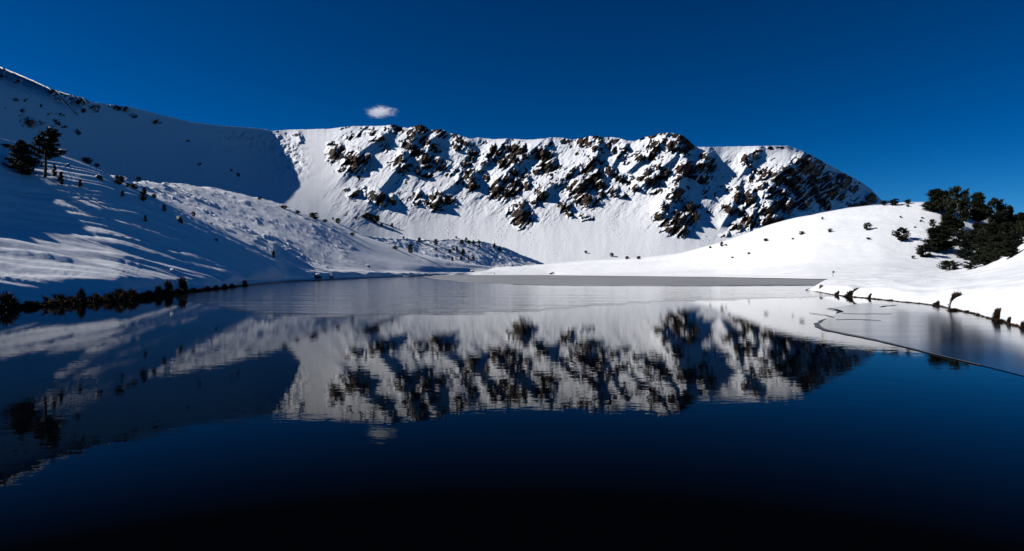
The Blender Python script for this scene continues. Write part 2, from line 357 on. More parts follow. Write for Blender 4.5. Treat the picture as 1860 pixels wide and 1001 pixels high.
# rock outcrops: column, row, half width, half height, tilt (deg, clockwise), weight
OUT = """542 246 5 3 0 .8;602 262 5 3 -20 1;616 269 8 6 30 1;606 280 9 8 20 1;621 285 10 5 10 1;645 290 17 10 15 1;662 290 7 8 40 1;629 296 8 6 0 1;625 308 10 4 -10 .8;646 309 14 6 -10 .8;601 294 6 4 0 .5;687 249 10 5 20 .8;680 255 6 3 0 .7;699 269 6 6 0 .7
656 245 10 3 -15 .7;634 249 8 3 0 .7;676 240 9 3 -10 .7;667 234 10 2.5 0 .7;630 230 9 2.5 -20 .7;718 228 7 3 0 1;723 234 6 4 20 1;715 240 5 3 0 1;700 235 5 2.5 0 .8;727 290 7 10 20 1;729 302 13 7 15 1;746 270 7 6 30 1;734 258 4 2.5 0 .8
763 232 14 8 20 1;748 242 6 12 0 .8;799 241 10 6 20 1;776 251 6 5 0 .9;775 259 8 6 20 1;790 270 10 6 20 .9;829 246 4 4 0 .9;837 255 11 4 25 1;831 266 10 4 25 .9;753 274 16 6 35 1;772 290 10 7 0 1;794 293 11 6 20 .8;778 303 9 3 -10 .9;800 305 10 5 -20 1
741 304 4 5 0 1;760 311 4 5 0 1;776 318 8 4 0 .9;878 259 4 2.5 0 .8;858 279 8 5 20 1;855 287 7 4 15 .9;897 269 5 7 20 1;907 277 5 4 20 1;919 269 7 7 0 1;938 273 13 9 0 1;928 289 11 7 10 1;911 297 9 7 10 1;885 289 10 7 -20 .8;880 297 7 4 0 .8;846 298 8 4 15 1
827 310 6 4 -20 .8;819 319 8 3 -10 .8;852 313 12 4 -25 .9;870 310 6 4 20 .9;854 326 8 8 0 1;857 340 7 6 0 1;882 322 5 4 30 .9;833 329 4 4 0 1;932 314 6 6 0 1;941 321 5 5 20 1;919 326 6 7 30 1;934 332 8 7 0 1;905 329 6 4 -40 .8;954 320 8 4 35 .9;958 338 6 6 0 1
903 342 7 5 0 1;988 284 13 9 10 1;995 303 14 9 5 1;975 312 6 4 0 .9;1019 304 6 4 0 .8;999 320 4 4 0 .9;962 282 10 2.5 -35 .8;995 260 8 4 0 .7;1027 257 5 3 0 .7;1061 257 11 6 0 1;1082 249 8 4 0 1;1089 255 8 6 20 1;1057 264 5 3 0 .8;1108 265 4 4 0 1
1112 271 6 6 20 .8;1120 257 6 4 0 .7;1135 268 6 6 0 .9;1127 284 5 4 -20 1;1082 271 6 4 0 .7;1073 300 15 6 -35 1;1082 287 8 4 -35 .8;1090 296 6 4 0 .7;1042 307 9 3 -35 .7;1034 318 8 4 -35 .7;1018 334 8 3 -15 .9;1080 318 13 8 0 1;1109 312 9 6 20 .9
1122 322 11 5 35 1;1067 328 12 6 -20 1;1088 335 9 7 0 1;1054 343 16 12 0 1;1147 322 3 3 0 .9;1141 332 3 3 0 .9;1114 345 6 5 -20 1;1155 345 6 5 0 1;1165 253 7 2.5 -30 .8;1186 249 8 3 0 .9;1208 245 10 4 0 1;1225 245 7 3 0 1;1187 264 8 6 -35 1;1188 277 8 6 -30 1
1196 268 4 2 0 .8;1153 281 8 3 -20 1;1160 288 9 5 -10 1;1139 296 6 2.5 0 .8;1183 289 4 3 -20 .9;1225 265 12 8 10 1;1176 312 7 5 -20 1;1195 304 9 3 10 1;1211 314 7 6 20 1;1202 322 8 5 0 .9;1182 328 9 8 10 1;1166 324 6 4 -20 .9;1200 336 5 3 10 .8;1190 349 10 3 -10 .8
1226 330 4 4 0 .8;1239 252 9 7 20 1;1255 264 6 7 20 1;1242 276 7 6 20 1;1246 306 13 11 10 1;1255 322 5 3 0 1;1235 323 5 4 0 1;1278 303 15 8 0 1;1281 287 7 7 30 1;1293 296 5 7 50 .8;1273 324 10 5 10 1;1278 330 7 3 0 1;1357 291 10 8 -10 1;1371 284 6 5 20 .9;1379 275 6 3 20 .9
1375 312 7 3 20 1;1365 304 5 2 10 .9;1399 269 4 2 0 .9;1418 269 4 1.5 0 .9;1367 324 6 5 -30 .8;1389 336 6 4 -20 1;1372 347 6 3 0 .9;1341 343 4 3 20 1;1321 345 4 3 -30 .8;1279 349 4 4 0 .9;1466 300 18 16 10 1;1471 313 16 6 15 1;1487 292 8 4 30 .9;1436 312 14 6 25 1
1424 305 7 4 20 .9;1413 322 22 8 20 1;1436 336 28 9 28 1;1450 325 15 5 25 1;1506 322 16 6 -15 1;1528 333 12 12 20 1;1508 344 20 10 0 1;1517 353 14 7 -15 1;1479 326 12 4 15 1;1473 336 14 4 25 1;1485 351 18 6 30 1;1498 368 10 8 40 1;1452 352 20 7 30 1;1424 352 14 6 25 1
1403 344 8 5 -20 1;1401 357 8 5 -10 1;1431 367 14 6 30 1;1461 371 10 8 40 1;1388 322 8 5 -35 .9;1385 339 6 5 -30 .9;1411 371 10 6 -20 1;1552 345 6 4 -40 .9;1532 357 9 6 0 .7;1582 360 8 7 10 1;1572 370 5 5 0 1;1553 372 9 3 0 1
644 354 9 5 -30 1;683 358 13 9 20 1;691 369 11 4 10 1;709 363 8 6 40 1;659 345 4 4 0 .6;760 357 8 6 -20 1;784 358 6 4 20 1;772 369 7 4 20 1;791 372 7 8 0 1;800 354 8 4 30 1;804 362 9 5 40 1;818 363 9 5 45 1;800 380 8 4 0 1;756 370 4 3 10 .9;631 346 4 3 -20 .7
858 339 7 7 30 1;902 347 9 9 10 1;929 350 14 9 -25 1;935 335 8 5 0 1;957 339 6 5 0 1;917 345 5 4 0 .8;894 359 6 4 -20 .7;983 355 9 9 25 1;971 369 7 5 10 1;947 390 13 17 -5 1.1;966 388 5 4 35 .8;928 384 5 5 0 .6;1026 378 8 7 20 1;1034 389 6 4 30 1;1052 347 15 12 0 1
1065 363 17 10 15 1;1088 338 10 7 0 1;1092 351 7 5 20 .9;1062 393 8 3 0 .9;1068 399 6 2 -10 .9;1226 354 12 9 -40 1;1206 377 8 7 -30 .9;1200 392 10 6 -15 1;1235 405 22 14 -20 1.1;1252 379 10 10 0 1;1263 396 6 8 10 1;1243 421 12 6 -20 1;1272 376 4 3 0 .9;1288 385 4 3 20 .9
1279 348 4 4 0 .9;1327 381 12 6 20 1;1343 383 9 6 10 1;1341 357 6 8 0 1;1361 361 10 12 20 1;1370 374 5 6 20 .9;1361 398 14 12 20 1;1396 383 14 10 -10 1;1400 401 20 8 -10 1;1427 374 12 12 20 1;1338 414 10 5 20 .9;1319 427 8 3 -10 .8;1115 348 8 6 -10 .9;1129 356 8 3 0 .8
3 140 7 8 20 1;30 147 6 3 10 1;93 167 6 4 30 1;103 180 5 3 0 .9;147 182 13 5 10 1;170 197 6 5 30 .8;50 182 5 3 0 .9;52 165 5 2 0 .8;13 195 10 2 0 .9;8 207 10 2 0 .9;40 200 6 3 10 .9;43 212 6 3 0 1;53 223 10 5 10 1;87 207 5 2.5 0 .9;150 200 5 3 10 .9;105 223 5 3 20 1
110 208 6 2 10 .8;77 222 4 2 0 .8;143 240 4 4 20 1;245 210 5 3 0 .8;282 222 5 3 0 .8;217 197 12 4 10 .7;365 300 3 2 0 1;420 310 3 2 0 1;433 318 2.5 2.5 0 1;137 205 4 2 0 .8;120 230 4 1.5 -10 .8;10 230 4 2 0 .9;342 256 3 1.5 0 .8;60 152 5 2 20 .8;75 190 5 2 0 .7;28 182 4 2 0 .7"""
OUT = [tuple(float(v) for v in e.split()) for ln in OUT.split('\n') for e in ln.split(';')]
# ribs: left flank gentle and sunlit, right flank short and steep
RIBS = [([(715, 226), (690, 252), (655, 275), (640, 300), (600, 345)], 34, 13, 11), ([(765, 226), (745, 262), (735, 285), (725, 300), (690, 345), (650, 395)], 34, 13, 12),
        ([(800, 234), (780, 262), (768, 300), (745, 335)], 26, 11, 8), ([(855, 252), (842, 298), (830, 330), (800, 352), (785, 385)], 34, 12, 10),
        ([(990, 252), (945, 290), (908, 322), (898, 345)], 36, 14, 13), ([(920, 252), (896, 285), (860, 318), (850, 345)], 26, 10, 9),
        ([(1087, 248), (1086, 280), (1045, 310), (1000, 338), (940, 380)], 40, 16, 14), ([(1088, 290), (1062, 320), (1040, 345)], 30, 14, 10),
        ([(1140, 256), (1120, 285), (1110, 310), (1095, 345)], 26, 10, 7), ([(1213, 241), (1190, 275), (1165, 290), (1120, 330)], 34, 12, 10),
        ([(1240, 246), (1225, 285), (1185, 320), (1150, 350)], 34, 16, 13), ([(1246, 295), (1232, 340), (1215, 375), (1190, 400)], 36, 16, 16),
        ([(1285, 280), (1270, 310), (1262, 340)], 24, 14, 11), ([(1341, 345), (1328, 378), (1305, 420)], 26, 12, 11),
        ([(1379, 272), (1360, 295), (1345, 320)], 26, 12, 10), ([(1470, 280), (1420, 310), (1390, 340), (1375, 385)], 34, 40, 22),
        ([(1582, 343), (1568, 372)], 18, 12, 9), ([(541, 240), (548, 262)], 16, 8, 7)]

def poly_signed(X, Y, pts):
    best = np.full(X.shape, 1e9); sg = np.zeros(X.shape); end = np.zeros(X.shape)
    n = len(pts) - 1
    for i in range(n):
        (ax, ay), (bx, by) = pts[i], pts[i + 1]
        dx, dy = bx - ax, by - ay; L2 = dx * dx + dy * dy
        t = np.clip(((X - ax) * dx + (Y - ay) * dy) / L2, 0, 1)
        qx, qy = X - ax - t * dx, Y - ay - t * dy
        d = np.hypot(qx, qy); c = dx * qy - dy * qx      # travelling down: right side of the picture has c < 0
        k = d < best
        best = np.where(k, d, best); sg = np.where(k, np.where(c < 0, 1, -1), sg); end = np.where(k, (i + t) / n, end)
    return best * sg, end

def build_mountain():
    px = np.concatenate([np.arange(-300, 380, 2.0), np.arange(380, 1620, 1.0), np.arange(1620, 1761, 3.0)])
    nc = len(px); nr = 270
    pyc = poly(SKY)(px) + 0.8 * fbm(px / 9, px * 0, 3, 5) * (px > 500) + 0.5 * fbm(px / 14, px * 0 + 3, 3, 9)
    Yc = smooth_poly(CRESTY, 40)(px); pyf = smooth_poly(FOOTP, 30)(px); Yf = smooth_poly(FOOTY, 40)(px)
    t = np.linspace(0, 1, nr)[:, None]                     # 0 foot, 1 crest
    pys = smooth_poly(SKY, 45)(px)
    PY = pyf + (pys - pyf) * t + (pyc - pys) * t ** 14; PX = np.broadcast_to(px, PY.shape)
    g = 0.35 * t + 0.65 * (1 - (1 - t) ** 1.6)
    Yb = Yf + (Yc - Yf) * g
    # rough zone of crags in the upper two thirds, fans of snow below
    rough = sstep(PX, 570, 660) * (1 - sstep(PX, 1590, 1640)) * (1 - sstep(PY, 355 + 25 * np.sin(PX / 47.0) + 12 * np.sin(PX / 19.), 430))
    rough *= 1 - sstep(PX, 1285, 1310) * (1 - sstep(PX, 1440, 1460)) * (1 - sstep(PY, 262, 300))
    crestfade = sstep(t, 1.0, 0.93)
    wall = 1 - sstep(PX, 380, 560)
    D = np.zeros_like(PY)
    for pts, wl_, wr_, amp in RIBS:
        amp *= 1.25
        s, e = poly_signed(PX, PY, pts)
        prof = np.where(s < 0, np.clip(1 + s / wl_, 0, 1), np.clip(1 - s / wr_, 0, 1))
        prof = prof ** 1.15 * (1 - 0.9 * sstep(e, 0.75, 1.0))
        D = np.maximum(D, amp * prof)
    # diagonal relief
    a = math.radians(48); U = (PX * math.cos(a) + PY * math.sin(a)); W = (-PX * math.sin(a) + PY * math.cos(a))
    D += rough * 7 * ridged(U / 42, W / 95, 4, 3)
    D += rough * 2.6 * ridged(U / 13, W / 26, 4, 6)
    # outcrops
    M = np.zeros_like(PY); ID = np.full(PY.shape, -1); SH = np.zeros_like(PY)
    wobx = 5.0 * fbm(PX / 17, PY / 17, 3, 21, .4); woby = 4.0 * fbm(PX / 17, PY / 17, 3, 22, .4)
    mpp = np.abs(np.gradient(Yb, axis=0) / (np.gradient(PY, axis=0) - 1e-9))     # metres of depth per picture row
    for k, (cx, cy, rx, ry, rot, wgt) in enumerate(OUT):
        c0 = np.searchsorted(px, cx - 4 * rx - 6); c1 = np.searchsorted(px, cx + 4 * rx + 6)
        sl = (slice(None), slice(c0, c1))
        dx = PX[sl] + wobx[sl] - cx; dy = PY[sl] + woby[sl] - cy; r_ = math.radians(rot)
        u = (dx * math.cos(r_) + dy * math.sin(r_)) / rx; v = (-dx * math.sin(r_) + dy * math.cos(r_)) / ry
        r2 = (0.36 * (np.abs(u) + np.abs(v)) + 0.34 * np.maximum(np.abs(u), np.abs(v))) ** 2
        m_ = wgt * (1.16 - 0.5 * r2)
        better = m_ > M[sl]; M[sl] = np.where(better, m_, M[sl]); ID[sl] = np.where(better & (r2 < 4), k, ID[sl])
        A = np.clip(1.05 * 2 * ry * mpp[sl], 2, 26) * min(1, wgt)
        face = np.minimum(np.clip((v + 2.2) / 1.5, 0, 1), np.clip((1.15 - v) / 1.8, 0, 1))
        side = np.where(u < 0.25, np.clip(1 + (u - .25) / 1.9, 0, 1), np.clip(1 - (u - .25) / 0.95, 0, 1))
        SH[sl] = np.maximum(SH[sl], A * np.minimum(face, 1) * side)
    D += SH * (0.55 + 0.45 * crestfade)
    Mr = np.clip(M * 1.6, 0, 1)
    Uw = U + 2.0 * fbm(PX / 9, PY / 9, 2, 91); Ww = W + 2.0 * fbm(PX / 9, PY / 9, 2, 92)
    f1, c1 = facets(Uw / 7.0, Ww / 15.0, 1); f2, c2 = facets(Uw / 3.6, Ww / 5.5, 2)
    D += Mr * (8.5 * f1 + 1.7 * f2 + 0.8 * fbm(PX / 3.2, PY / 3.2, 3, 12)) + rough * 2.2 * ridged(U / 6, W / 17, 3, 14)
    # the fans: runnels and avalanche debris
    fan = sstep(PY, 320, 390) * (1 - wall) * (1 - Mr)
    D += fan * (1.5 * fbm(PX / 40, PY / 70, 3, 31) + 0.22 * fbm(PX / 5.0 + 1.5 * fbm(PX / 25, PY / 25, 2, 34), PY / 6, 4, 33, .65))
    deb = fan * np.clip(fbm(PX / 30, PY / 60, 3, 41) * 3 + 0.25, 0, 1)
    D += deb * 1.5 * np.abs(fbm(PX / 3.2, PY / 2.6, 3, 42))
    # the shaded wall: long shallow gullies and a lit shelf
    D += wall * (2.0 * fbm(PX / 90, PY / 60, 3, 51) + 0.8 * fbm(PX / 14, PY / 10, 4, 52, .6))
    s, e = poly_signed(PX, PY, [(345, 249), (375, 255), (420, 268), (475, 286)])
    D += 0 * (1 + 0.25 * fbm(PX / 12, PY / 12, 3, 57)) * np.where(s < 0, np.exp(-(s / 24) ** 2), np.exp(-(s / 9) ** 2)) * (1 - sstep(e, .8, 1)) * sstep(e, 0, .1)
    s, e = poly_signed(PX, PY, [(420, 243), (480, 252), (520, 270), (530, 300)])
    D += 13 * np.exp(-(s / 26) ** 2) * fbm(PX / 15, PY / 11, 4, 55)
    D = np.where(t < 0.03, D * t / 0.03, D)
    cap = (0.35 + 0.65 * crestfade)
    Y = Yb - D * cap
    P = np.stack([(PX - CX) / F * Y, Y, CAMZ + (H - PY) / F * Y], -1)
    N = grid_normals(P)
    # rock where the outcrops are, less on ledges; fine specks through the crags
    rk = M + 0.26 * fbm(U / 9.0, W / 14.0, 3, 61, .4) + 0.40 * (c1 - 0.42) - 0.30 * sstep(N[..., 2], 0.74, 0.92)
    lay = ridged(U / 8.5, W / 34, 2, 71)
    rk -= 0.55 * sstep(lay, 0.68, 0.78)
    spk = rough * np.clip(fbm(U / 6, W / 9, 4, 81) * 2.3 + 0.0, 0, 1) * (0.35 + 0.65 * sstep(fbm(PX / 50, PY / 50, 2, 83), -0.1, 0.25))
    rk = np.maximum(rk, spk * 0.82)
    spk2 = (deb * np.clip(fbm(PX / 2.8, PY / 2.4, 3, 85) * 2.4 - 0.42, 0, 1))
    rk = np.maximum(rk, spk2 * 0.85)
    rk = np.clip(rk, 0, 1)
    # close the back of the ridge
    back = []
    for q, (dy, dz) in enumerate(((40, -14), (140, -60), (420, -230))):
        b = P[-1].copy(); b[:, 1] += dy; b[:, 0] *= (1 + 0.3 * dy / 1000); b[:, 2] += dz; back.append(b)
    P2 = np.concatenate([P, np.array(back)], 0); R2 = np.concatenate([rk, np.zeros((3, nc))], 0)
    ID2 = np.concatenate([ID, np.full((3, nc), -1)], 0); M2 = np.concatenate([M, np.zeros((3, nc))], 0)
    return px, P2, R2, ID2, M2

px_m, Pm, Rm, IDm, Mm = build_mountain()
def split_mountain():
    nr, nc = Rm.shape; V = Pm.reshape(-1, 3); rk = Rm.ravel()
    Fq = grid_faces(nr, nc)
    fid = IDm.ravel()[Fq[:, 0]]; fm = Mm.ravel()[Fq].mean(1); fr = rk[Fq].mean(1)
    own = (fm > 0.30) & (fr > 0.38) & (fid >= 0)
    def sub(mask):
        f = Fq[mask]; u, inv = np.unique(f, return_inverse=True)
        return V[u], inv.reshape(f.shape), rk[u]
    v, f, r = sub(~own); me = mesh_np('mountain', v, f); attr(me, 'rock', r)
    root = link('mountain', me, M_MOUNT, kind='structure')
    for k in np.unique(fid[own]):
        msk = own & (fid == k)
        if msk.sum() < 4: 
            pass
        v, f, r = sub(msk); me = mesh_np('rock_outcrop', v, f); attr(me, 'rock', np.clip(r, 0, 1))
        link('rock_outcrop', me, M_MOUNT, parent=root, smooth=False)
    return root
mountain = split_mountain()

# ------------------------------------------------------------------ valley floor between the lake and the mountain
def build_valley():
    px = np.arange(420, 2200, 4.0)
    Ys = shore_depth(sh_l, px)
    Yfar = np.interp(px, [420, 600, 700, 900, 1300, 1600, 2200], [480, 520, 590, 640, 665, 630, 600])
    k = [key(px, Ys * .985, px * 0 - 0.5), key(px, Ys, px * 0 + 0.02), key(px, Ys * 1.02 + 0.5, px * 0 + 0.55), key(px, Ys * 1.15, px * 0 + 1.3),
         key(px, np.maximum(Ys * 1.35, 480), px * 0 + 4.5), key(px, np.maximum(Yfar, Ys * 1.5), px * 0 + 9.5)]
    def disp(P, px):
        X, Y = P[..., 0], P[..., 1]
        d = 0.9 * fbm(X / 34, Y / 34, 3, 101) + 0.28 * fbm(X / 7, Y / 9, 3, 102)
        d += 0.9 * sstep(Y, 500, 600) * np.clip(fbm(X / 9, Y / 9, 3, 103) * 2, 0, 1)
        P[..., 2] += d * sstep(P[..., 2], 0.3, 1.6); P[..., 1] += 2.0 * fbm(X / 12, X * 0, 3, 104) * (P[..., 2] < 1.2); return P
    return sheet('valley_floor', px, k, [2, 6, 12, 60, 40], M_SNOWFAR, disp, 0.18)
build_valley()

def build_moraine():
    px = np.arange(540, 1010, 1.5)
    cr = smooth_poly([(540, 399), (600, 417), (640, 425), (700, 432), (760, 436), (830, 436), (870, 438), (910, 447), (950, 464), (985, 479), (1010, 487)], 12)
    fr = smooth_poly([(540, 455), (700, 478), (1010, 488)], 20)
    Yc = np.interp(px, [540, 600, 760, 900, 1010], [405, 430, 520, 590, 640]); Yfr = Yc - np.interp(px, [540, 700, 870, 1010], [60, 50, 56, 40])
    k = [key(px, Yfr - 12, wz(fr(px), Yfr) - 4), key(px, Yfr, wz(fr(px), Yfr)), key(px, Yc - 6, wz(cr(px) + 4, Yc - 6)), key(px, Yc, wz(cr(px), Yc)), key(px, Yc + 30, wz(cr(px), Yc) - 3), key(px, Yc + 90, wz(cr(px), Yc) - 22)]
    def disp(P, px):
        X, Y = P[..., 0], P[..., 1]
        P[..., 2] += 1.3 * fbm(X / 16, Y / 16, 3, 111) + 0.6 * np.clip(fbm(X / 4, Y / 4, 3, 112) * 2, 0, 1) ; return P
    return sheet('moraine', px, k, [4, 60, 14, 30, 12], M_SNOWFAR, disp, -50)
build_moraine()

# ------------------------------------------------------------------ left hillside
def build_left():
    px = np.concatenate([np.arange(-380, 620, 1.7), np.arange(620, 900, 2.5)])
    Ys = shore_depth(sh_l, px)
    liph = np.interp(px, [-380, 0, 140, 330, 440, 620, 900], [1.0, 1.0, 0.85, 0.62, 0.55, 0.5, 0.5])
    midY = smooth_poly([(-380, 44), (-260, 51), (0, 69), (100, 73), (200, 77), (300, 82), (400, 92), (500, 123), (600, 165), (900, 400)], 60)(px); midY = np.maximum(midY, Ys * 1.03 + 1.2)
    midP = smooth_poly([(-380, 300), (-260, 328), (0, 392), (100, 410), (200, 435), (300, 470), (400, 493), (500, 499), (600, 501), (700, 500), (900, 498)], 40)
    edY = smooth_poly(list(zip([-380, -260, 0, 100, 200, 290, 380, 480, 560, 640, 900], [60, 70, 92, 99, 104, 109, 112, 124, 153, 200, 420])), 60)(px); edY = np.maximum(edY, midY * 1.04)
    edP = smooth_poly([(-380, 125), (-260, 170), (0, 262), (60, 278), (110, 292), (150, 307), (185, 322), (210, 337), (250, 356), (290, 378), (330, 401), (380, 427), (430, 452), (480, 476), (520, 491), (560, 499), (640, 499), (720, 499), (900, 497)], 10)
    crY = smooth_poly(list(zip([-380, 0, 150, 200, 250, 300, 400, 500, 600, 700, 800, 850, 900], [70, 104, 124, 150, 195, 245, 310, 345, 362, 385, 400, 415, 435])), 40)(px); crY = np.maximum(crY, edY * 1.05)
    crP = smooth_poly([(-380, 140), (-260, 184), (0, 272), (60, 287), (110, 299), (150, 311), (185, 322), (230, 329), (270, 338), (300, 338.5), (380, 341), (440, 351), (490, 366), (530, 380), (570, 395), (640, 423), (700, 442), (760, 461), (810, 472), (850, 479), (900, 485)], 10)
    mbY = smooth_poly([(-380, 65), (0, 98), (150, 112), (200, 126), (250, 150), (300, 178), (400, 205), (500, 235), (600, 255), (700, 320), (760, 347), (800, 376), (850, 402), (900, 428)], 35)(px)
    mbY = np.clip(mbY, edY * 1.01 + 0.5, crY * 0.99)
    mbP = smooth_poly([(-380, 132), (-260, 176), (0, 266), (60, 282), (110, 295), (150, 309), (200, 331), (250, 346), (300, 358), (400, 388), (500, 416), (600, 453), (700, 470), (760, 480), (800, 483), (850, 487), (900, 491)], 16)
    k = [key(px, Ys * .98, px * 0 - 0.6), key(px, Ys, px * 0 + 0.02), key(px, Ys * 1.004 + .08, liph * 0.42), key(px, Ys * 1.015 + 0.7, liph), key(px, midY, wz(midP(px), midY)),
         key(px, edY, wz(edP(px), edY)), key(px, mbY, wz(mbP(px), mbY)), key(px, crY, wz(crP(px), crY)), key(px, crY * 1.12 + 5, wz(crP(px), crY) - 2.5), key(px, crY * 1.4 + 25, wz(crP(px), crY) * 0.3 - 6)]
    counts = [2, 6, 8, 70, 90, 50, 50, 10, 8]
    def disp(P, px):
        X, Y = P[..., 0], P[..., 1]
        pxg = np.broadcast_to(px, X.shape)
        row = np.arange(P.shape[0])[:, None]
        up = sstep(row, 14, 30)                      # away from the lip
        face = up * (1 - sstep(row, 176, 200))
        bh = sstep(row, 172, 200)
        L = 0.30 * X + 0.954 * Y; T = 0.954 * X - 0.30 * Y
        dr = 1.0 * ridged(T / 5.0 + 0.4 * fbm(L / 25, T / 9, 2, 7), L / 46, 3, 121) + 0.32 * ridged(T / 1.6 + 0.5 * fbm(L / 12, T / 5, 2, 8), L / 15, 2, 122)
        low = 0.55 * fbm(T / 5, L / 13, 2, 124)
        lowm = 1 - sstep(row, 60, 110)
        d = face * (dr * np.interp(row, [14, 60, 110, 176], [0.5, 0.75, 0.95, 1.0]) + low * lowm) + face * 0.04 * fbm(T / .5, L / 3, 2, 126)
        bumps = 0.75 * np.clip(fbm(X / 4.2, Y / 7, 4, 131) * 1.7 - 0.05, 0, 1) * (0.45 + 0.9 * sstep(fbm(X / 30, Y / 40, 2, 135), -0.25, 0.3)) + 1.6 * fbm(X / 40, Y / 40, 2, 132)
        flat = sstep(pxg, 540, 700)
        d = d + bh * bumps * (1 - 0.85 * flat) * np.clip((Y - 90) / 60, 0.25, 1)
        P[..., 2] += d
        bend = 0.25 * fbm(Y / 6.0, Y * 0, 3, 133) + 0.15 * fbm(Y / 1.6, Y * 0 + 5, 2, 134)
        P[..., 0] += bend * (1 - sstep(row, 12, 40)) * np.clip(Y / 60, .5, 1.6)
        return P
    return sheet('left_hillside', px, k, counts, M_SNOW, disp, 0.20)
build_left()

# ------------------------------------------------------------------ round knoll on the right
def build_knoll():
    px = np.arange(860, 2250, 2.2)
    Ys = shore_depth(sh_l, px)
    cr = smooth_poly([(860, 489), (950, 484), (1000, 480), (1060, 473), (1180, 468), (1230, 461), (1290, 447), (1340, 431), (1400, 408), (1450, 395), (1500, 385), (1560, 376), (1640, 369), (1700, 367), (1740, 370), (1800, 388), (1860, 410), (1950, 445), (2250, 480)], 22)
    Yc = smooth_poly([(860, 440), (1060, 400), (1200, 345), (1340, 300), (1500, 275), (1700, 258), (1800, 268), (1860, 275), (1950, 280), (2250, 280)], 30)(px)
    Yc = np.maximum(Yc, Ys * 1.08)
    m1Y = Ys + (Yc - Ys) * 0.30; m2Y = Ys + (Yc - Ys) * 0.72
    zc = wz(cr(px), Yc)
    k = [key(px, Ys * .985, px * 0 - 0.5), key(px, Ys, px * 0 + 0.02), key(px, Ys * 1.004 + .2, px * 0 + 0.35), key(px, Ys * 1.025, px * 0 + 0.65), key(px, m1Y, 0.6 + zc * 0.14), key(px, m2Y, 0.4 + zc * 0.66),
         key(px, Yc, zc), key(px, Yc + 22, zc - 2.0), key(px, Yc + 110, zc * 0.35 - 10)]
    def disp(P, px):
        X, Y = P[..., 0], P[..., 1]; row = np.arange(P.shape[0])[:, None]; up = sstep(row, 12, 30)
        P[..., 2] += up * (0.55 * fbm(X / 26, Y / 26, 3, 141) + 0.16 * fbm(X / 5, Y / 3.5, 3, 142) + 0.11 * ridged(X / 12 + 0.5 * fbm(X / 15, Y / 15, 2, 145), Y / 2.6, 2, 143))
        P[..., 1] += 1.6 * fbm(X / 9, X * 0, 3, 144) * (1 - up); return P
    return sheet('snow_knoll', px, k, [2, 4, 6, 40, 50, 40, 10, 8], M_SNOWFAR, disp, 0.18)
build_knoll()

# ------------------------------------------------------------------ snow bank on the near right shore
def build_bank():
    px = np.arange(1440, 2200, 1.4)
    Ys = shore_depth(sh_r, px)
    cr = smooth_poly([(1440, 522), (1478, 521), (1500, 508), (1540, 503.5), (1600, 498.5), (1680, 494.5), (1740, 489), (1770, 482), (1800, 469), (1830, 450), (1860, 433), (1950, 385), (2200, 320)], 7)
    Yc = smooth_poly([(1440, 70), (1480, 74), (1500, 84), (1600, 95), (1740, 98), (1800, 86), (1860, 76), (2200, 46)], 30)(px)
    lip = np.interp(px, [1440, 1470, 1500, 1546, 1632, 1707, 1860, 2200], [0.05, 0.25, 0.62, 0.75, 0.8, 0.82, 1.1, 1.3])
    Yl = Ys + np.interp(px, [1440, 1500, 1632, 1860, 2200], [1.2, 3.2, 4.0, 3.2, 1.8])
    mY = np.maximum(Ys + (Yc - Ys) * 0.5, Yl * 1.06)
    mZ = smooth_poly([(1440, .05), (1480, .35), (1500, .9), (1600, 1.35), (1740, 1.6), (1800, 2.0), (1860, 2.5), (2200, 3.4)], 30)(px)
    zc = wz(cr(px), Yc); off = np.interp(px, [1440, 1464, 1482], [-2.0, -0.25, 0.0]); lip = lip + off; mZ = mZ + off; zc = zc + off
    k = [key(px, Ys * .985, px * 0 - 0.5 + off), key(px, Ys, px * 0 + 0.01 + off), key(px, Ys * 1.003 + .1, lip * 0.35 + off), key(px, Yl, lip), key(px, mY, np.minimum(mZ, np.maximum(zc, lip))), key(px, Yc, zc), key(px, Yc * 1.15, zc - 1.2), key(px, Yc * 1.5, zc * 0 - 3)]
    def disp(P, px):
        X, Y = P[..., 0], P[..., 1]; row = np.arange(P.shape[0])[:, None]; up = sstep(row, 8, 24)
        amp = np.clip((px - 1480) / 60, 0, 1)
        P[..., 2] += up * amp * (0.26 * fbm(X / 4, Y / 9, 3, 151) + 0.13 * ridged(X / 2.2 + 0.4 * fbm(X / 6, Y / 6, 2, 156), Y / 7, 2, 152) + 0.05 * ridged(X / 3, Y / 0.9, 2, 155))
        b = 0.30 * fbm(X / 2.4, X * 0, 3, 153) + 0.12 * fbm(X / .8, X * 0, 2, 154)
        P[..., 1] += b * (1 - sstep(row, 4, 30)); return P
    return sheet('right_snow_bank', px, k, [2, 6, 22, 60, 60, 8, 6], M_SNOW, disp, 0.02)
build_bank()

# ------------------------------------------------------------------ finding the ground under a picture point
bpy.context.view_layer.update()
DG = bpy.context.evaluated_depsgraph_get()
def ground(px, py):
    d = Vector(((px - CX) / F, 1.0, (H - py) / F)).normalized(); o = Vector((0, 0, CAMZ))
    for _ in range(8):
        hit, loc, nrm, idx, ob, mtx = SC.ray_cast(DG, o, d)
        if not hit: return None
        if ob.name.startswith(('lake', 'thin', 'frosted', 'ice', 'crack')):
            o = loc + d * 0.05
            if py > 500: return loc
            continue
        return loc
    return None

def thing(name, label, cat, loc, group=None):
    o = bpy.data.objects.new(name, None); COL.objects.link(o); o.location = loc; o.empty_display_size = 0.3
    o['label'] = label; o['category'] = cat
    if group: o['group'] = group
    return o
def tag(o, label, cat, group=None):
    o['label'] = label; o['category'] = cat
    if group: o['group'] = group
    return o

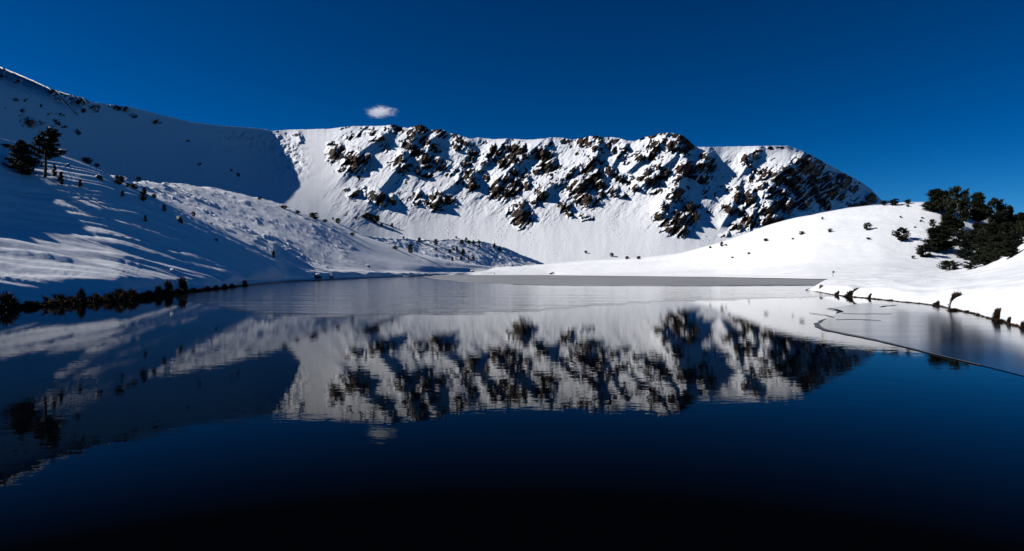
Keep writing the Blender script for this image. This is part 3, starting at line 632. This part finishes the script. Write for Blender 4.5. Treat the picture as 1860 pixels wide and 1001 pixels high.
# ------------------------------------------------------------------ plants: prototypes one metre tall
def tube(V, Fc, pts, rads, n=6):
    base = len(V)
    for i, (p, r) in enumerate(zip(pts, rads)):
        for k in range(n):
            a = 2 * math.pi * k / n; V.append([p[0] + r * math.cos(a), p[1] + r * math.sin(a), p[2]])
        if i:
            for k in range(n):
                a0 = base + (i - 1) * n + k; a1 = base + (i - 1) * n + (k + 1) % n
                Fc.append([a0, a1, a1 + n, a0 + n])
def blades(C, L, Wd, nb, r, up=0.25, spread=1.0):
    """needle tufts: nb thin triangles round each centre C"""
    n = len(C) * nb
    d = r.normal(size=(n, 3)) * [spread, spread, 0.8]; d[:, 2] += up; d /= np.linalg.norm(d, axis=1, keepdims=True)
    c = np.repeat(C, nb, 0) + r.normal(size=(n, 3)) * L * 0.15
    s = np.cross(d, r.normal(size=(n, 3))); s /= np.linalg.norm(s, axis=1, keepdims=True)
    l = L * (0.6 + 0.8 * r.random((n, 1))); w = Wd * (0.6 + 0.8 * r.random((n, 1)))
    V = np.stack([c - s * w, c + s * w, c + d * l], 1).reshape(-1, 3)
    return V, np.arange(n * 3).reshape(n, 3)
def crown_points(r, nb, nt, h0, width, prof, droop=0.1, gap=0.25):
    """tuft centres along boughs; gap leaves windows in the crown"""
    C = []; limbs = []
    for i in range(nb):
        h = h0 + (1 - h0) * (i + r.random()) / nb * 0.97; az = r.random() * 2 * math.pi
        if fbm(np.array(az * 0.9), np.array(h * 6.0), 2, 200) < -gap: continue
        L = width * prof((h - h0) / (1 - h0)) * (0.62 + 0.6 * r.random())
        rise = (0.35 * (1 - droop * 3)) * L
        limbs.append((h, az, L, rise))
        for j in range(nt):
            f = 0.30 + 0.75 * (j + r.random()) / nt
            q = np.array([math.cos(az) * L * f, math.sin(az) * L * f, h + rise * f ** 1.4])
            C.append(q + r.normal(size=3) * 0.05 * L * np.array([1, 1, 0.7]))
    return np.array(C), limbs
PROF = {'cone': lambda f: (1 - f) ** 0.75 * (0.55 + 0.45 * min(1, f * 6)) + 0.05,
        'round': lambda f: math.sqrt(max(0.02, 1 - (2 * min(max(f, 0), 1) * 0.93 - 0.82) ** 2)),
        'pine': lambda f: (0.85 + 0.20 * math.sin(f * 9.0)) * math.sqrt(max(0.03, 1 - f ** 2.2))}
def plant_meshes(seed, kind, h0, width, nb, nt, blade, bw, nbl, trunk_r=0.03, lean=0.0):
    r = np.random.default_rng(seed)
    C, limbs = crown_points(r, nb, nt, h0, width, PROF[kind])
    C[:, 0] += lean * C[:, 2]
    V, Fc = blades(C, blade, bw, nbl, r)
    crown = mesh_np('crown', V, Fc); crown.materials.append(M_NEEDLE)
    TV, TF = [], []
    zs = np.linspace(-0.06, 0.93, 8)
    tube(TV, TF, [(lean * z + 0.012 * math.sin(z * 7 + seed), 0.010 * math.cos(z * 5), z) for z in zs], [trunk_r * (1 - 0.85 * max(0, z)) for z in zs])
    for (h, az, L, rise) in limbs[::3]:
        tube(TV, TF, [(lean * h + math.cos(az) * L * f, math.sin(az) * L * f, h + rise * f ** 1.4) for f in (0, 0.5, 0.95)], [trunk_r * 0.32 * (1 - h * .6), trunk_r * 0.2, trunk_r * .07], 4)
    trunk = mesh_np('trunk', np.array(TV), np.array(TF)); trunk.materials.append(M_BARK)
    return trunk, crown
PINES = [plant_meshes(300 + i, 'pine', 0.08 + 0.04 * (i % 3), 0.27 + 0.03 * (i % 2), 170, 9, 0.085, 0.012, 9, 0.024) for i in range(5)]
BUSHY = [plant_meshes(330 + i, 'round', 0.04, 0.42, 90, 8, 0.085, 0.020, 7, 0.03) for i in range(4)]
SAPL = [plant_meshes(360 + i, 'cone', 0.06, 0.24, 60, 5, 0.085, 0.022, 6, 0.025) for i in range(4)]
TALL = plant_meshes(390, 'pine', 0.36, 0.27, 80, 10, 0.055, 0.013, 8, 0.030, 0.06)
FIRS = [plant_meshes(395 + i, 'cone', 0.05, 0.30, 130, 8, 0.062, 0.016, 7, 0.026) for i in range(3)]
DENSE = plant_meshes(391, 'cone', 0.03, 0.42, 150, 10, 0.055, 0.013, 8, 0.03)

def snow_caps(root, crown, n, seed, size):
    r = np.random.default_rng(seed); co = np.empty(len(crown.vertices) * 3, np.float32); crown.vertices.foreach_get('co', co); co = co.reshape(-1, 3)
    co = co[(co[:, 2] > 0.3)]
    for i in range(n):
        c = co[r.integers(len(co))]
        bm = bmesh.new(); bmesh.ops.create_icosphere(bm, subdivisions=2, radius=1)
        sx = size * (0.7 + 0.9 * r.random())
        for v in bm.verts:
            k = 1 + 0.3 * float(fbm(np.array(v.co.x * 1.7 + i * 5), np.array(v.co.y * 1.7 + v.co.z), 2, seed))
            v.co = Vector((v.co.x * sx * 1.5 * k + c[0], v.co.y * sx * 1.1 * k + c[1], max(v.co.z, -0.4) * sx * 0.6 * k + c[2]))
        me = bpy.data.meshes.new('snow_clump'); bm.to_mesh(me); bm.free()
        o = link('snow_clump', me, M_CAP, parent=root)
def plant(name, label, cat, pr, px, py, hpx, wfac=1.0, group=None, sink=0.03):
    g = ground(px, py)
    if g is None: return None
    h = hpx * g.y / F
    root = thing(name, label, cat, (g.x, g.y, g.z - sink * h), group)
    for nm, me in (('trunk', pr[0]), ('crown', pr[1])):
        o = bpy.data.objects.new(nm, me); COL.objects.link(o); o.parent = root
    root.scale = (h * wfac, h * wfac, h); root.rotation_euler.z = random.uniform(0, 6.28)
    return root

ORD = ['first', 'second', 'third', 'fourth', 'fifth', 'sixth', 'seventh', 'eighth', 'ninth', 'tenth', 'eleventh', 'twelfth', 'thirteenth', 'fourteenth', 'fifteenth', 'sixteenth', 'seventeenth', 'eighteenth', 'nineteenth', 'twentieth',
       'twenty-first', 'twenty-second', 'twenty-third', 'twenty-fourth', 'twenty-fifth', 'twenty-sixth', 'twenty-seventh', 'twenty-eighth', 'twenty-ninth', 'thirtieth', 'thirty-first', 'thirty-second', 'thirty-third', 'thirty-fourth', 'thirty-fifth', 'thirty-sixth']
def row_of(items, name, cat, noun, place, group, protos):
    """items: (column, row of base, height, width or 0); labelled by their order from the left"""
    items = sorted(items)
    for i, (a, b, h, w) in enumerate(items):
        pr = protos[(i * 7 + int(a)) % len(protos)]
        base_w = 0.48 if pr in SAPL else (0.56 if pr in PINES else 0.86)
        wf = (w / h / base_w) if w else 1.0
        plant(name, f'{noun} {place}, {ORD[i]} from the left', cat, pr, a, b, h, min(max(wf, .6), 2.6), group)

# the big trees on the left
t = plant('pine_tree', 'tall pine with bare lower trunk and snow clumps on the left hillside', 'pine tree', TALL, 80, 321, 92, 1.05)
t.rotation_euler.z = 0.4; snow_caps(t, TALL[1], 9, 5, 0.030)
t = plant('pine_tree', 'dense bushy pine touching the ground, left of the tall bare-trunked pine', 'pine tree', DENSE, 40, 317, 64, 1.15)
t.rotation_euler.z = 1.9; snow_caps(t, DENSE[1], 7, 6, 0.022)
row_of([(99, 321, 25, 9), (111, 336, 25, 13), (145, 340, 14, 10), (261, 366, 26, 15), (222, 357, 11, 9), (298, 384, 13, 9), (264, 403, 13, 8), (497, 468, 14, 8)],
       'pine_sapling', 'sapling', 'dark pine sapling', 'on the shaded left hillside', 'saplings on the left hillside', SAPL)
row_of([(158, 297, 11, 18), (176, 304, 7, 9), (217, 336, 17, 17), (232, 339, 7, 8), (243, 343, 9, 15), (252, 328, 7, 8), (280, 360, 8, 11), (351, 393, 9, 8), (12, 268, 7, 16), (22, 270, 6, 10)],
       'snowy_shrub', 'shrub', 'low dark shrub', 'along the crest of the left hillside', 'shrubs on the left crest', BUSHY)
row_of([(472, 363, 5, 8), (515, 379, 6, 15), (540, 388, 6, 10), (570, 398, 12, 18), (590, 404, 6, 8), (614, 406, 10, 9), (605, 399, 4, 4), (640, 428, 6, 9), (384, 408, 4, 5), (393, 438, 5, 6)],
       'dwarf_pine', 'dwarf pine', 'small dwarf pine', 'along the bumpy sunlit hill', 'dwarf pines on the bumpy hill', BUSHY)
row_of([(660, 396, 6, 8), (667, 398, 12, 12), (674, 401, 13, 12), (680, 406, 15, 13), (686, 402, 11, 9), (693, 411, 6, 6), (712, 413, 8, 6)],
       'dwarf_pine', 'dwarf pine', 'dark dwarf pine', 'in the thicket below the left crags', 'dwarf pine thicket', BUSHY)
row_of([(733, 434, 5, 8), (762, 440, 9, 11), (792, 444, 10, 9), (718, 453, 6, 12), (746, 460, 17, 10), (829, 433, 4, 4), (839, 444, 9, 8), (847, 437, 6, 7), (852, 443, 7, 7), (860, 444, 8, 8), (870, 443, 8, 6), (871, 450, 6, 6), (898, 450, 9, 8), (908, 456, 9, 8),
        (793, 455, 6, 7), (817, 460, 8, 7), (824, 455, 5, 6), (830, 456, 9, 7), (841, 465, 13, 13), (822, 474, 8, 7), (837, 473, 8, 6), (851, 473, 7, 5), (860, 472, 7, 8)],
       'small_pine', 'pine tree', 'small dark pine', 'on the moraine below the crags', 'small pines on the moraine', SAPL + BUSHY[:2])
row_of([(1064, 460, 5, 6), (1111, 466, 7, 8), (1139, 471, 6, 7), (1160, 471, 6, 7)],
       'dwarf_pine', 'dwarf pine', 'tiny dark pine', 'beyond the far shore', 'pines beyond the far shore', BUSHY)
row_of([(1290, 451, 4, 5), (1311, 448, 9, 6), (1319, 447, 4, 4), (1330, 469, 3, 5), (1360, 462, 4, 5), (1391, 438, 5, 9), (1440, 435, 3, 5), (1456, 426, 6, 10), (1494, 399, 5, 4), (1508, 422, 7, 8), (1577, 435, 4, 8), (1636, 396, 4, 4), (1649, 376, 5, 5),
        (1662, 414, 3, 4), (1673, 403, 4, 5), (1675, 397, 3, 5), (1659, 470, 6, 6)],
       'knoll_shrub', 'shrub', 'tiny shrub poking through snow', 'on the round knoll', 'shrubs on the knoll', BUSHY)
plant('juniper_bush', 'rounded green bush alone in the middle of the round knoll', 'bush', BUSHY[1], 1637, 438, 25, 1.2)
plant('juniper_bush', 'small rounded bush on the knoll, left of the larger rounded bush', 'bush', BUSHY[2], 1576, 418, 14, 1.15)
plant('juniper_bush', 'small bush on the snow just left of the right-hand pine wood', 'bush', BUSHY[0], 1694, 411, 13, 1.0)
row_of([(1606, 373, 9, 11), (1624, 373, 12, 19), (1649, 370, 8, 12)], 'dwarf_pine', 'dwarf pine', 'dark dwarf pine', 'on the skyline of the round knoll', 'pines on the knoll skyline', BUSHY)
wood = [(1704, 386, 42, 40), (1722, 392, 46, 30), (1740, 414, 76, 40), (1777, 404, 54, 30), (1806, 408, 48, 36), (1832, 416, 42, 22), (1722, 424, 36, 34), (1705, 457, 46, 54), (1681, 467, 24, 30), (1725, 491, 18, 34), (1752, 434, 16, 20),
        (1775, 467, 50, 46), (1800, 452, 48, 40), (1828, 446, 42, 40), (1790, 482, 40, 42), (1765, 489, 22, 30), (1815, 466, 42, 40), (1844, 428, 36, 26), (1856, 440, 40, 30), (1848, 414, 24, 9), (1757, 451, 26, 26), (1776, 434, 30, 24), (1838, 455, 34, 34), (1880, 430, 40, 30), (1820, 432, 36, 26), (1780, 450, 34, 34), (1808, 475, 34, 36), (1750, 470, 18, 24), (1738, 440, 26, 26), (1835, 468, 30, 30), (1818, 412, 36, 22), (1853, 420, 34, 26)]
row_of(wood, 'pine_tree', 'pine tree', 'dark pine', 'in the dense wood right of the knoll', 'pine wood on the right', PINES + BUSHY[:3] + FIRS[:1])

# ------------------------------------------------------------------ heather clumps under the snow lip of both banks
def tuft_mesh(seed, lean=0.0, n=420, zp=1.9, col=False):
    r = np.random.default_rng(seed)
    a = r.random(n) * 6.283; q = np.sqrt(r.random(n)) * 0.5; z = r.random(n) ** zp * (0.65 + 0.5 * np.abs(fbm(a * 1.3, a * 0, 2, seed % 40)))
    rad = (1.15 - 0.95 * z) * (0.75 + 0.9 * fbm(a * 1.4, z * 2, 2, seed % 50))
    if col: rad = (1.15 - 0.75 * z) * (0.8 + 0.7 * fbm(a * 1.4, z * 3, 2, seed % 50)); z = r.random(n)
    C = np.stack([np.cos(a) * q * rad + lean * z, np.sin(a) * q * rad * 0.8, z * 0.88], 1)
    V, Fc = blades(C, 0.26, 0.022, 5, r, up=1.1)
    me = mesh_np('heather_clump', V, Fc); me.materials.append(M_HEATH); return me
TUFT = [tuft_mesh(400 + i, ln) for i, ln in enumerate((0, 0.1, -0.12, 0.05, -0.05))]
LEAN_R = tuft_mesh(420, 0.4, 800, 1.0, True); LEAN_L = tuft_mesh(421, -0.4, 800, 1.0, True)
def tufts(items, place, group):
    for i, (a, b, w, h, ln) in enumerate(sorted(items)):
        Y = CAMZ * F / (b - H) - (0.55 if a > 900 else 0.1); me = LEAN_R if ln > 0 else (LEAN_L if ln < 0 else TUFT[i % 5])
        o = bpy.data.objects.new('heather_clump', me); COL.objects.link(o)
        s = Y / F; o.location = (wx(a, Y) + (0 if a > 900 else 0.15), Y, -0.05); o.scale = (w * s * 1.25, min(w, 26) * s * 0.9, (h + 2) * s)
        tag(o, f'dark heather clump {place}, {ORD[i]} from the left', 'heather clump', group)
tufts([(5, 561, 48, 32, 0), (45, 558, 28, 13, 0), (75, 555, 36, 20, 0), (102, 553.5, 30, 22, 0), (124, 552, 24, 16, 0), (143, 551, 17, 30, 0), (160, 549.5, 22, 13, 0), (172, 549, 17, 19, 0), (192, 548, 24, 17, 0), (214, 546, 34, 25, 0), (234, 544.5, 32, 20, 0),
       (255, 541.5, 24, 11, 0), (269, 540, 22, 13, 0), (284, 538, 15, 21, 0), (298, 536, 26, 12, 0), (307, 535, 11, 22, -1), (320, 533.5, 20, 10, 0), (333, 532, 12, 25, -1), (348, 530.5, 16, 8, 0), (375, 528, 12, 9, 0), (390, 526.5, 12, 8, 0), (405, 524.5, 11, 9, 0), (420, 522.5, 10, 7, 0), (442, 519, 10, 10, 0)],
      'hanging under the left bank', 'heather under the left bank')
tufts([(1523, 536, 13, 8, 0), (1544, 538.5, 18, 12, 0), (1552, 538.5, 14, 14, 1), (1581, 541.5, 12, 8, 1), (1620, 546, 22, 3, 0), (1704, 555, 17, 10, 0), (1731, 560, 15, 28, 1), (1735, 564, 24, 6, 0), (1758, 566.5, 16, 5, 0), (1780, 572, 18, 5, 0), (1809, 581, 15, 22, 1), (1816, 584, 20, 8, 0), (1832, 587, 10, 13, 1), (1858, 595, 10, 17, 0)],
      'along the right snow bank', 'heather along the right bank')

def bank_heath(name, pts, n, hmax, seed, dx, dy, label):
    r = np.random.default_rng(seed); f = poly(pts); a0, a1 = pts[0][0], pts[-1][0]
    p = a0 + (a1 - a0) * r.random(n); Y = CAMZ * F / (f(p) - H) + dy + 0.25 * r.normal(size=n)
    hh = hmax * np.clip(0.45 + 0.9 * fbm(p / 17, p * 0, 3, seed), 0.06, 1.2) * np.interp(p, [a0, a0 + 5, a1 - 40, a1], [.4, 1, 0.8, 0.3])
    C = np.stack([wx(p, Y) + dx, Y, hh * r.random(n) ** 1.3 * 0.8], 1)
    V, Fc = blades(C, 0.13 if hmax > .3 else 0.08, 0.020 if hmax > .3 else 0.014, 4, r, up=0.5)
    o = link(name, mesh_np(name, V, Fc), M_HEATH, kind='stuff', smooth=False); tag(o, label, 'heather', None)
bank_heath('bank_heather', [(-200, 578), (0, 562), (140, 551), (215, 546), (284, 538), (332, 532), (375, 528), (442, 519)], 9000, 0.55, 77, 0.12, -0.05, 'dark low heather and roots fringing the left water edge')
bank_heath('bank_heather', [(1481, 529.5), (1514, 535.5), (1546, 539), (1580, 542), (1632, 548), (1675, 552), (1707, 556), (1735, 563), (1772, 570), (1804, 580), (1836, 589), (1860, 595), (1950, 625)], 2600, 0.08, 78, 0, -0.25, 'thin brown heather fringe along the right water edge')

# ------------------------------------------------------------------ boulders, stump, marker post
def boulder(px, py, w, h, label, seed, m=None):
    g = ground(px, py)
    if g is None: return
    bm = bmesh.new(); bmesh.ops.create_icosphere(bm, subdivisions=3, radius=1)
    for v in bm.verts:
        c = v.co; k = 1 + 0.5 * float(fbm(np.array(c.x * 1.3 + seed), np.array(c.y * 1.3 + c.z * 1.1), 3, seed % 90))
        v.co = Vector((c.x * k, c.y * k, max(c.z * k, -0.5)))
    me = bpy.data.meshes.new('boulder'); bm.to_mesh(me); bm.free(); s = g.y / F
    o = link('boulder', me, m or M_BOULDER, smooth=False); o.location = (g.x, g.y, g.z); o.scale = (w / 2 * s, w / 2 * s, h * s * 0.85)
    tag(o, label, 'boulder')
boulder(575, 503, 20, 8, 'snow-capped boulder at the water edge of the left shore', 1)
boulder(600, 503, 14, 5, 'smaller boulder right of the snow-capped one at the left shore', 2)
boulder(667, 484, 10, 4, 'small boulder on the smooth snow left of the lake end', 3)
boulder(857, 494, 7, 4, 'small dark boulder on the flat snow behind the far shore', 4)
boulder(1003, 498, 9, 5, 'lone boulder on the far shore above the grey ice', 5)
boulder(180, 324, 13, 9, 'dark square rock jutting from the left hillside crest', 6)
boulder(326, 402, 12, 12, 'dark rounded rock low on the left hillside edge', 7)
boulder(123, 300, 6, 4, 'small dark rock right of the tall pine on the left crest', 8)
boulder(312, 492, 12, 5, 'snow-covered hump near the left bank', 9, M_CAP)
boulder(1492, 522, 7, 6, 'dark rock in the tip of the right snow bank', 10)
def post():
    g = ground(1513, 502)
    if g is None: return
    s = g.y / F; h = 10 * s
    r = thing('marker_post', 'small wooden marker post with dark top plate on the shore snow', 'post', (g.x, g.y, g.z - 0.1))
    V, Fc = [], []; tube(V, Fc, [(0.02, 0, 0), (0, 0, h * 0.6), (0.03, 0, h)], [0.07, 0.06, 0.05], 8)
    link('pole', mesh_np('pole', np.array(V), np.array(Fc)), M_WOOD, parent=r)
    bm = bmesh.new(); bmesh.ops.create_cube(bm, size=1); bmesh.ops.scale(bm, vec=(h * 0.34, 0.10, h * 0.30), verts=bm.verts); bmesh.ops.bevel(bm, geom=bm.edges[:], offset=0.02)
    me = bpy.data.meshes.new('plate'); bm.to_mesh(me); bm.free()
    p = link('plate', me, M_BARK, parent=r, smooth=False); p.location = (0.1, -0.08, h * 0.86)
post()

# ------------------------------------------------------------------ the one small cloud
def cloud():
    m = bpy.data.materials.new('cloud_vapour'); m.use_nodes = True; n, l = m.node_tree.nodes, m.node_tree.links; n.clear()
    out = n.new('ShaderNodeOutputMaterial'); pv = n.new('ShaderNodeVolumePrincipled'); l.new(pv.outputs[0], out.inputs['Volume'])
    pv.inputs['Color'].default_value = (1, 1, 1, 1); pv.inputs['Anisotropy'].default_value = 0.2
    tc = n.new('ShaderNodeTexCoord'); t = noise(n, l, 2.2, 8, 0.78, tc.outputs['Object'])
    ln = n.new('ShaderNodeVectorMath'); ln.operation = 'LENGTH'; l.new(tc.outputs['Object'], ln.inputs[0])
    a = n.new('ShaderNodeMath'); a.operation = 'SUBTRACT'; l.new(t.outputs[0], a.inputs[0]); a.inputs[1].default_value = 0.0
    b = n.new('ShaderNodeMath'); b.operation = 'MULTIPLY_ADD'; l.new(ln.outputs['Value'], b.inputs[0]); b.inputs[1].default_value = -0.40; t.inputs['Distortion'].default_value = 1.4; l.new(a.outputs[0], b.inputs[2])
    c = n.new('ShaderNodeMapRange'); l.new(b.outputs[0], c.inputs[0]); c.inputs[1].default_value = 0.24; c.inputs[2].default_value = 0.46; c.inputs[3].default_value = 0; c.inputs[4].default_value = 0.09
    l.new(c.outputs[0], pv.inputs['Density'])
    bm = bmesh.new(); bmesh.ops.create_icosphere(bm, subdivisions=4, radius=1); me = bpy.data.meshes.new('cloud'); bm.to_mesh(me); bm.free()
    o = link('cloud', me, m); Y = 1500.0; s = Y / F
    o.location = (wx(691, Y), Y, wz(203, Y)); o.scale = (38 * s, 22 * s, 16 * s)
    tag(o, 'small white wisp of cloud just above the mountain crest', 'cloud')
cloud()
